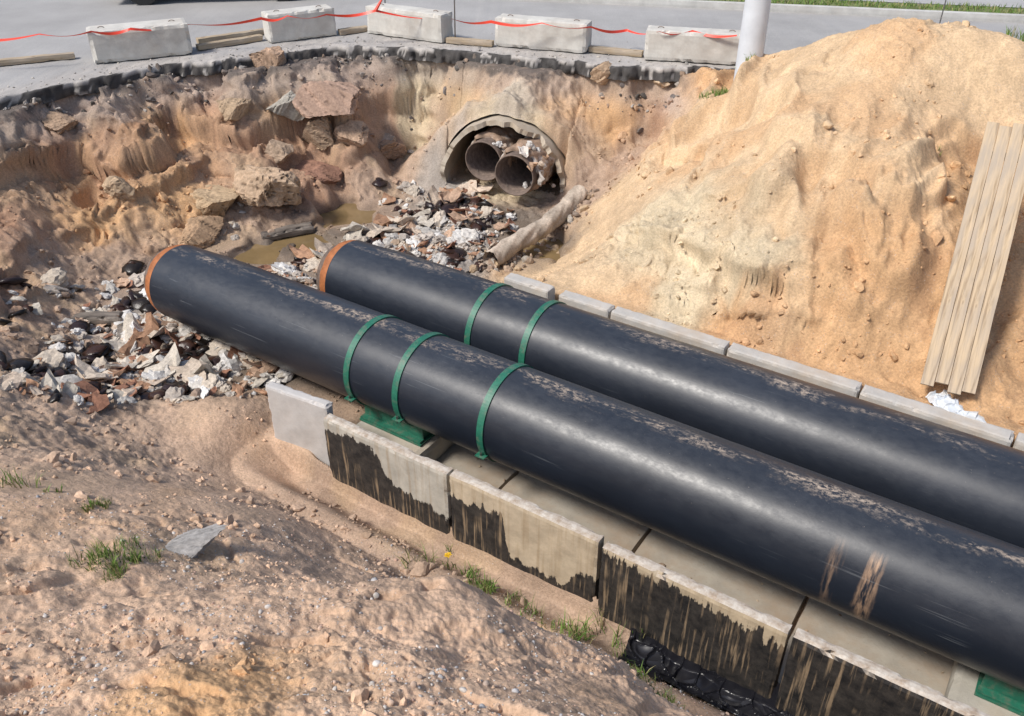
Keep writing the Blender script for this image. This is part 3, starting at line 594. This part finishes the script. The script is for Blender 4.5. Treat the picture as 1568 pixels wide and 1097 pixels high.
# ---------------------------------------------------------------- CULVERT with old pipes
E=empty("culvert",(TC[0],TC[1],0),math.atan2(TL[1],TL[0]))
k=90;an=np.linspace(-.12,math.pi+.12,k)
def archv(r,y,j=0):
    rn=r*(1+.012*perlin(an*3,an*0+y*2+r,7)*j);brk=.12*perlin(an*3,an*0+.3,12)+.07*perlin(an*9,an*0+.3,14)+.03*perlin(an*25,an*0+r*.5,15)
    return np.stack([rn*np.cos(an),np.full(k,y)+j*brk,-.38+rn*np.sin(an)],1)
V=np.concatenate([archv(.96,0,1),archv(1.035,.01,1),archv(1.045,.5),archv(1.045,2.4),archv(.96,2.4),archv(.96,.5),archv(.96,0,1)])
mk("concrete_shell",V,gridF(7,k),M_conc("culvert_concrete",(.46,.40,.32),(.34,.24,.15),.6),None,False,E)
V=np.array([(-1.1,2.38,-.6),(1.1,2.38,-.6),(1.1,2.38,.8),(-1.1,2.38,.8)]);mk("dark_end",V,[[0,1,2,3]],mDark,None,False,E)  # black sheet standing in for the unlit depth of the culvert
def oldpipe(px,py,z,r,L,dirx):
    x,y=P(px,py,z);e=empty("old_steel_pipe",(x,y,z),math.atan2(dirx[1],dirx[0]))
    seg=64;a=np.linspace(0,2*np.pi,seg,endpoint=False)
    def rev(prof,nm,mat,nz=0):
        V=np.concatenate([np.stack([np.full(seg,q)+nz*.08*perlin(np.cos(a)*3,np.sin(a)*3+q*2,5),(rr_+nz*rr_*.12*fbm(np.cos(a)*2+q*3,np.sin(a)*2,3,9))*np.cos(a),(rr_+nz*rr_*.12*fbm(np.cos(a)*2+q*3,np.sin(a)*2,3,9))*np.sin(a)],1) for q,rr_ in prof])
        i=np.arange(len(prof)-1)[:,None]*seg;j=np.arange(seg)[None,:];j2=(j+1)%seg
        mk(nm,V,np.stack([(i+j),(i+seg+j),(i+seg+j2),(i+j2)],-1).reshape(-1,4),mat,None,True,e)
    rev([(L,r-.018),(0,r-.018),(0,r),(.02,r),(L,r)],"steel_wall",mRust)
    rev([(.16,r+.0),(.17,r+.04)]+[(.17+q*.07,r+.045+.015*math.sin(q*2)) for q in range(1,int(L/.07))],"torn_wrapping",mWrap,1)
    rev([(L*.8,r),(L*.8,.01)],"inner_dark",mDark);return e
dirx=(.42,.907)
oldpipe(740,247,.06,.315,1.9,dirx);oldpipe(787,269,.03,.32,2.0,dirx)
it=[]
for (a,b,z,m,sp_) in[(808,232,.36,8,.07),(824,258,.15,10,.07),(824,285,-.2,8,.09),(768,222,.36,6,.05)]:
    x,y=P(a,b,z)
    for i in range(m):
        s=rng.uniform(.03,.08);it.append(('lump2',(x+rng.normal()*sp_,y+rng.normal()*sp_*.7+.1,z+rng.normal()*sp_*.6),(s,s*.8,s*.7),1,pick(WOOL[:3]+FLK[:2])))
for (a,b,z) in[(814,250,.25),(827,270,.05),(800,232,.38),(830,240,.2)]:
    x,y=P(a,b,z);it.append(('flake',(x,y-.02,z),(.08,.12,.2),1.2,pick([(.55,.5,.45),(.45,.3,.2),(.4,.24,.14)])))
scatter("torn_insulation",it,mRub,False)
# long pale old duct on the right of the pit floor
ctl=[P3(890,292,-.2),P3(868,318,-.32),P3(835,345,-.40),(P3(790,372,-.44)),P3(748,400,-.47)];it=[]
V=[];seg=28;k=120;aa=np.linspace(0,2*np.pi,seg,endpoint=False);cp=np.array(ctl);tt=np.linspace(0,4,k)
PX=np.stack([np.interp(tt,range(5),cp[:,i]) for i in range(3)],1)
for i in range(3): PX[:,i]=np.convolve(np.pad(PX[:,i],8,'edge'),np.ones(17)/17,'valid')
for i in range(k):
    d=PX[min(i+1,k-1)]-PX[max(i-1,0)];d/=np.linalg.norm(d);sd=np.cross(d,[0,0,1]);sd/=np.linalg.norm(sd);up=np.cross(sd,d)
    r=.13*(1+.22*fbm(np.cos(aa)*1.2+i*.06,np.sin(aa)*1.2+i*.04,4,71));V.append(PX[i]+np.outer(r*np.cos(aa),sd)+np.outer(r*np.sin(aa),up))
V=np.concatenate(V);i=np.arange(k-1)[:,None]*seg;j=np.arange(seg)[None,:];j2=(j+1)%seg
nn=fbm(V[:,0]*4,V[:,1]*4,3,72)[:,None];mk("old_duct",V,np.stack([i+j,i+seg+j,i+seg+j2,i+j2],-1).reshape(-1,4),mRub,np.array([.42,.35,.28])*(1+.4*nn),True)
for i in range(380):
    q=PX[rng.integers(k)];s=min(rng.lognormal(-3.4,.5),.08);sg=rng.normal();it.append(('lump2',(q[0]+sg*.17,q[1]+rng.normal()*.1,float(terr(q[0]+sg*.17,q[1])[0])+.02),(s,s,s*.6),1,pick(SOIL+[(.40,.36,.31),(.42,.31,.2)])))
scatter("crust_rubble",it,mRub,False)
mOld=M_wood("old_timber",(.12,.10,.085),(.04,.035,.03),(3,40,40))
for (a,b,c1),(d,e,f1) in(((90,488,-.5),(190,490,-.55)),((400,362,-.62),(480,345,-.6))):
    q0=np.array(P3(a,b,c1));q1=np.array(P3(d,e,f1));Lb=np.linalg.norm(q1-q0);mm=(q0+q1)/2
    rough_box("old_timber_beam",Lb,.16,.13,mOld,.012,20,None,(mm[0],mm[1],max(float(terr(mm[0],mm[1])[0]),-.68)+.05),(.1,0,math.atan2(*(q1-q0)[[1,0]])),(0,0,0),.02,1,3)
# ---------------------------------------------------------------- leaning board
mWood=M_wood("pine_boards",(.50,.38,.25),(.27,.19,.12))
q0=_q0;q1=_q1;d=q1-q0;Lb=np.linalg.norm(d);d=d/Lb
side=np.cross(d,[0,0,1]);side/=np.linalg.norm(side);up=np.cross(side,d)
E=empty("wooden_board_panel");E.matrix_world=Matrix(((d[0],side[0],up[0],q0[0]),(d[1],side[1],up[1],q0[1]),(d[2],side[2],up[2],q0[2]),(0,0,0,1)))
for i,(x0,x1) in enumerate([(-.02,Lb),(.03,Lb-.03),(-.04,Lb+.02),(.0,Lb-.05)]):
    rough_box("plank_%d"%(i+1),x1-x0,.118,.028,mWood,.0015,30,E,((x0+x1)/2,-.18+i*.121,.15+random.uniform(-.002,.002)),(0,0,random.uniform(-.001,.001)),(0,0,0),.002,1,i+60)
for x in(.3,Lb*.5,Lb-.35): rough_box("batten",.09,.46,.03,mWood,.002,6,E,(x,0,.12))
# ---------------------------------------------------------------- street furniture
def block(f0,f1,hgt=.46,dep=.38):
    a=np.array(P(*f0,ST));b=np.array(P(*f1,ST));L=np.linalg.norm(b-a);r=math.atan2(b[1]-a[1],b[0]-a[0])
    E=empty("concrete_barrier_block",(a[0],a[1],ST),r)
    rough_box("body",L,dep,hgt,mWhite,.012,24,E,(0,0,.01),(0,0,0),(L/2,dep/2,hgt/2),0,1.6,int(f0[0]))
    for x in(.22,L-.22):
        V=[];F=[];pr=None
        for i in range(9):
            t=math.pi*i/8;q=(x+.05*math.cos(t),dep/2,hgt+.0+.03*math.sin(t))
            if pr: tube(V,F,pr,q,.006,.006,6,False)
            pr=q
        pymesh("lifting_loop",V,F,mRust,E)
block((145,100),(297,84),.48,.5);block((415,68),(517,55));block((562,52),(677,68));block((757,72),(897,84));block((985,93),(1137,102))
mTim=M_wood("kerb_timber",(.42,.33,.22),(.28,.21,.14))
for a,b in(((-90,112),(112,92)),((300,80),(400,64)),((518,56),(562,50)),((684,68),(755,74)),((903,82),(985,90)),((300,70),(410,54))):
    q0=np.array(P(*a,ST));q1=np.array(P(*b,ST));L=np.linalg.norm(q1-q0);mm=(q0+q1)/2
    rough_box("timber_kerb",L,.13,.09,mTim,.004,20,None,(mm[0],mm[1]+.1,ST+.055),(0,0,math.atan2(q1[1]-q0[1],q1[0]-q0[0])),(0,0,0),.004)
mTape=M_plain("red_tape",(.75,.06,.03),.4,0,.1,5,.02)
tp=[(-60,60,.5),(60,52,.5),(140,48,.5),(200,44,.51),(290,37,.42),(400,28,.5),(440,24,.5),(500,22,.48),(575,16,.55),(690,28,.35),(752,33,.48),(830,35,.48),(905,41,.45),(960,46,.3),(1010,48,.47),(1060,48,.47),(1135,53,.5)]
tw=[Vector(P3(q[0],q[1],ST+q[2])) for q in tp];V=[];F=[]
for i in range(len(tw)-1):
    for j in range(12):
        t=j/12;p=tw[i].lerp(tw[i+1],t);ph=(i*12+j)*.21;w=.022;dn=Vector((0,math.sin(ph)*w*.8,w*(.6+.4*math.cos(ph))))
        p.z-=.05*math.sin(math.pi*t);V+= [p-dn,p+dn]
F=[(2*i,2*i+2,2*i+3,2*i+1) for i in range(len(V)//2-1)];pymesh("warning_tape",V,F,mTape,None,True)
V=[];F=[];q=Vector(tw[8]);tube(V,F,q,q+Vector((.2,.1,.3)),.03,.008,6);pymesh("tape_tail",V,F,mTape)
for px_,py_,hh_ in((697,66,1.3),(592,44,1.3),(1437,42,1.2)):
    x,y=P(px_,py_,ST);V=[];F=[];tube(V,F,(x,y,ST-.1),(x+.02,y,ST+hh_),.011,.011,8);tube(V,F,(x+.02,y,ST+hh_),(x+.02,y,ST+hh_+.02),.02,.02,8);pymesh("metal_rod",V,F,mSteel,None,True)
x,y=3.37,12.75;mPost=M_plain("painted_post",(.60,.63,.67),.45,0,.08,4,0)
V=[];F=[];tube(V,F,(x,y,.9),(x,y,ST+.6),.185,.18,48,False);tube(V,F,(x,y,ST+.6),(x,y,9.9),.18,.11,48,False);tube(V,F,(x,y,9.8),(x+.9,y+1.3,10.5),.05,.04,16,False)
E=empty("street_lamp");pymesh("post",V,F,mPost,E,True)
rough_box("lamp_head",.75,.28,.14,mPost,.02,6,E,(x+1.1,y+1.6,10.55),(0,-.2,.96))
# kerbs, verge beyond road
q0=np.array(P(905,4,ST));q1=np.array(P(1568,34,ST));dv=(q1-q0)/np.linalg.norm(q1-q0);nv=np.array([-dv[1],dv[0]])
r=math.atan2(dv[1],dv[0]);mm=(q0+q1)/2
rough_box("kerb",46,.16,.16,M_conc("kerb_concrete",(.55,.54,.51),(.44,.39,.34),.3),.005,60,None,(mm[0]+dv[0]*12,mm[1]+dv[1]*12,ST+.05),(0,0,r))
def strip(name,o0,o1,z,mat,col=None):
    V=[];k=60
    for i in range(k):
        t=-14+i*60/k
        for o in(o0,o1): V.append((*(q0+dv*t+nv*o),z))
    F=[(2*i,2*i+2,2*i+3,2*i+1) for i in range(k-1)];return mk(name,V,F,mat,None if col is None else np.tile(col,(len(V),1)),False)
strip("grass_verge",.08,.75,ST+.10,M_plain("grass_ground",(.15,.18,.07),.95,0,.4,3,.5,.2,(.28,.23,.15),.6))
strip("pavement",.77,4.5,ST+.104,mAsph,(.42,.41,.40))
mGrass=M_attr("grass_blades",.6,.15,20,.0)
def blades(name,spec):
    V=[];F=[];C=[]
    for (x,y,z,cnt,rad,hm,wm) in spec:
        for i in range(cnt):
            a=rng.uniform(0,6.28);rd=rad*math.sqrt(rng.random());bx,by=x+rd*math.cos(a),y+rd*math.sin(a)
            bz=z
            h_=hm*rng.uniform(.4,1.1);w=wm*rng.uniform(.6,1.2);la=rng.uniform(0,6.28);ln=h_*rng.uniform(.1,.8);pa=rng.uniform(0,3.14)
            dx,dy_=math.cos(pa)*w,math.sin(pa)*w;o=len(V);lx,ly=math.cos(la)*ln,math.sin(la)*ln
            V+=[(bx-dx,by-dy_,bz),(bx+dx,by+dy_,bz),(bx-dx*.7+lx*.35,by-dy_*.7+ly*.35,bz+h_*.55),(bx+dx*.7+lx*.35,by+dy_*.7+ly*.35,bz+h_*.55),(bx+lx,by+ly,bz+h_*.9)]
            F+=[(o,o+1,o+3),(o,o+3,o+2),(o+2,o+3,o+4)]
            cc=pick([(.12,.22,.04),(.17,.28,.06),(.22,.27,.08),(.08,.16,.03),(.34,.30,.14)]);C+=[cc]*5
    mk(name,V,F,mGrass,np.array(C),False)
sp=[]
for t in np.arange(-6,24,.06):
    for o in rng.uniform(.1,.7,3): q=q0+dv*t+nv*o;sp.append((q[0],q[1],ST+.1,5,.1,.10,.008))
blades("verge_grass",sp)
sp=[]
for (a,b,z,cl,rad,cnt,hm,wm) in[(165,850,1.0,14,.22,32,.10,.003),(195,862,1.0,9,.14,28,.10,.003),(20,735,.85,6,.2,10,.18,.004),(70,745,.75,3,.08,10,.07,.004),(155,780,.6,6,.1,18,.09,.004),
   (735,900,-.75,6,.3,14,.15,.005),(745,925,-.75,9,.2,24,.13,.005),(820,965,-.8,6,.25,16,.14,.005),(930,985,-.8,8,.3,14,.26,.005),(640,870,-.8,5,.3,8,.20,.005),(700,870,-.8,5,.25,10,.14,.005),(870,985,-.85,6,.2,14,.14,.005),
   (1105,155,1.15,16,.3,26,.12,.006),(1130,150,1.2,8,.2,26,.12,.006),(1450,195,1.8,2,.05,10,.1,.004),(990,1060,.55,8,.15,14,.09,.003),(975,1035,.5,6,.1,14,.08,.003),(1020,1090,.5,6,.15,14,.1,.003),(410,325,-.5,2,.1,8,.1,.005),(1560,80,2.3,8,.25,18,.15,.006)]:
    x,y=P(a,b,z)
    for i in range(cl):
        X=x+rng.normal()*rad*.5;Y=y+rng.normal()*rad*.5;sp.append((X,Y,float(terr(X,Y)[0])-.005,cnt,rad*.25,hm,wm))
blades("grass",sp)
x,y=P(685,862,-.7);z=float(terr(x,y)[0]);V=[];F=[];tube(V,F,(x,y,z),(x+.01,y,z+.16),.004,.003,6);E=empty("dandelion");pymesh("stem",V,F,M_plain("stem",(.1,.18,.04),.6),E)
V=[];F=[]
for i in range(26):
    a=i*2.4;rr_=.012+.022*(i/26);o=len(V);zz_=z+.17-.01*(i/26);cx,cy=x+.01,y
    V+=[(cx,cy,z+.16),(cx+rr_*math.cos(a-.25),cy+rr_*math.sin(a-.25),zz_),(cx+rr_*1.15*math.cos(a),cy+rr_*1.15*math.sin(a),zz_+.004),(cx+rr_*math.cos(a+.25),cy+rr_*math.sin(a+.25),zz_)];F.append((o,o+1,o+2,o+3))
pymesh("petals",V,F,M_plain("yellow_petals",(.8,.5,.01),.6),E)
def sheet(name,pts_,mat,amp,seed,w,h_=.0,fr=5):
    k=len(pts_);L=np.linspace(0,k-1,200);X=np.interp(L,range(k),[p[0] for p in pts_]);Y=np.interp(L,range(k),[p[1] for p in pts_])
    X=np.convolve(np.pad(X,12,'edge'),np.ones(25)/25,'valid');Y=np.convolve(np.pad(Y,12,'edge'),np.ones(25)/25,'valid')
    tx=np.gradient(X);ty=np.gradient(Y);ll_=np.hypot(tx,ty)+1e-6;nx,ny=-ty/ll_,tx/ll_
    S_=np.linspace(-.5,.5,80);ww=w*(.85+.5*np.array([float(perlin(q*1.7,seed*1.,2)) for q in L])+.12*np.array([float(perlin(q*6,seed*2.,3)) for q in L]))
    GX=X[:,None]+nx[:,None]*S_*ww[:,None];GY=Y[:,None]+ny[:,None]*S_*ww[:,None];gx_,gy_=GX.ravel(),GY.ravel()
    z=terr(gx_,gy_)
    f1_,fe_,cr_=worley(gx_*fr+.3*perlin(gx_*6,gy_*6,seed),gy_*fr,seed);f=ridged(gx_*fr*.6+.5*perlin(gx_*4,gy_*4,seed),gy_*fr*.5,2,seed)
    sh=sst(0,.2,.5-np.abs(np.tile(S_,200)))
    z=z+.015+amp*(.5*np.maximum(0,f*.6+.2)+.9*np.abs(cr_-.5)+.35*sst(.08,0,fe_))*(.4+.6*sh)+h_*sh
    mk(name,np.stack([gx_,gy_,z],1),gridF(200,80),mat,None,False)
mBlk=M_plain("black_polythene",(.012,.012,.016),.3,0,.1,5,.05,.5);mBag=M_plain("white_polythene",(.60,.63,.66),.4,0,.1,8,.1,.5,(.4,.33,.25),.4)
sheet("black_plastic_sheet",[P(950,1005,-.85),P(1020,1030,-.87),P(1090,1062,-.9),P(1170,1100,-.9),P(1230,1140,-.9)],mBlk,.055,5,.55,.0,6.)
sheet("white_plastic_bag",[P(1432,598,.02),P(1470,635,.02),P(1510,655,.0),P(1530,680,0)],mBag,.06,9,.26,.03,9.)
# parked car beyond the pit (only its tyres reach the frame)
x,y=P(338,-8,ST);E=empty("parked_car",(x,y,ST),math.radians(8));mCar=M_plain("car_paint",(.05,.06,.08),.25,.3,.05,3,0.);mGl=M_plain("car_glass",(.02,.025,.03),.05,bump=0);mTy=M_plain("tyre",(.02,.02,.02),.85)
prof=[(-2.1,.28),(2.1,.28),(2.18,.55),(2.05,.78),(1.1,.9),(.45,1.38),(-1.1,1.42),(-1.75,.95),(-2.15,.9),(-2.18,.5)]
V=[(a,yy,b) for yy in(-.82,.82) for a,b in prof];k=len(prof);F=[tuple(range(k)),tuple(range(2*k-1,k-1,-1))]+[(i,i+k,(i+1)%k+k,(i+1)%k) for i in range(k)]
o=pymesh("body",V,F,mCar,E);b=o.modifiers.new("b",'BEVEL');b.width=.06;b.segments=3
gl=[(.95,.92),(.42,1.33),(-1.05,1.36),(-1.5,.95)]
for yy in(-.826,.826): pymesh("side_window",[(a,yy,b) for a,b in gl],[(0,1,2,3)],mGl,E)
for xx in(-1.35,1.35):
    for yy in(-.84,.64): V=[];F=[];tube(V,F,(xx,yy,.32),(xx,yy+.2,.32),.32,.32,32);tube(V,F,(xx,yy-.01,.32),(xx,yy+.21,.32),.18,.18,20);pymesh("wheel",V,F,mTy,E)
# ---------------------------------------------------------------- light, sky, camera
to=Vector((-.72,-.40,1.0)).normalized();el=math.asin(to.z);az=math.atan2(to.x,to.y)
W=bpy.data.worlds.new("World");SC.world=W;W.use_nodes=True;nt=W.node_tree;sk=nt.nodes.new("ShaderNodeTexSky");sk.sky_type='NISHITA';sk.sun_disc=False;sk.sun_elevation=el;sk.sun_rotation=az%(2*math.pi);sk.dust_density=2.;sk.air_density=1.
bg=nt.nodes["Background"];bg.inputs[1].default_value=.15;nt.links.new(sk.outputs[0],bg.inputs[0])
L=bpy.data.lights.new("sun",'SUN');L.energy=3.7;L.angle=math.radians(12.);L.color=(1,.955,.89);o=link(bpy.data.objects.new("sun",L));o.rotation_euler=to.to_track_quat('Z','Y').to_euler()
cam=bpy.data.cameras.new("Camera");cam.lens=FPX/1568*36;cam.sensor_width=36;cam.clip_end=2000;cam.clip_start=.05
o=link(bpy.data.objects.new("Camera",cam));o.location=(0,0,CAMZ);o.rotation_euler=(math.pi/2-PITCH,0,0);SC.camera=o
SC.view_settings.view_transform='Standard';SC.view_settings.look='None';SC.view_settings.exposure=0
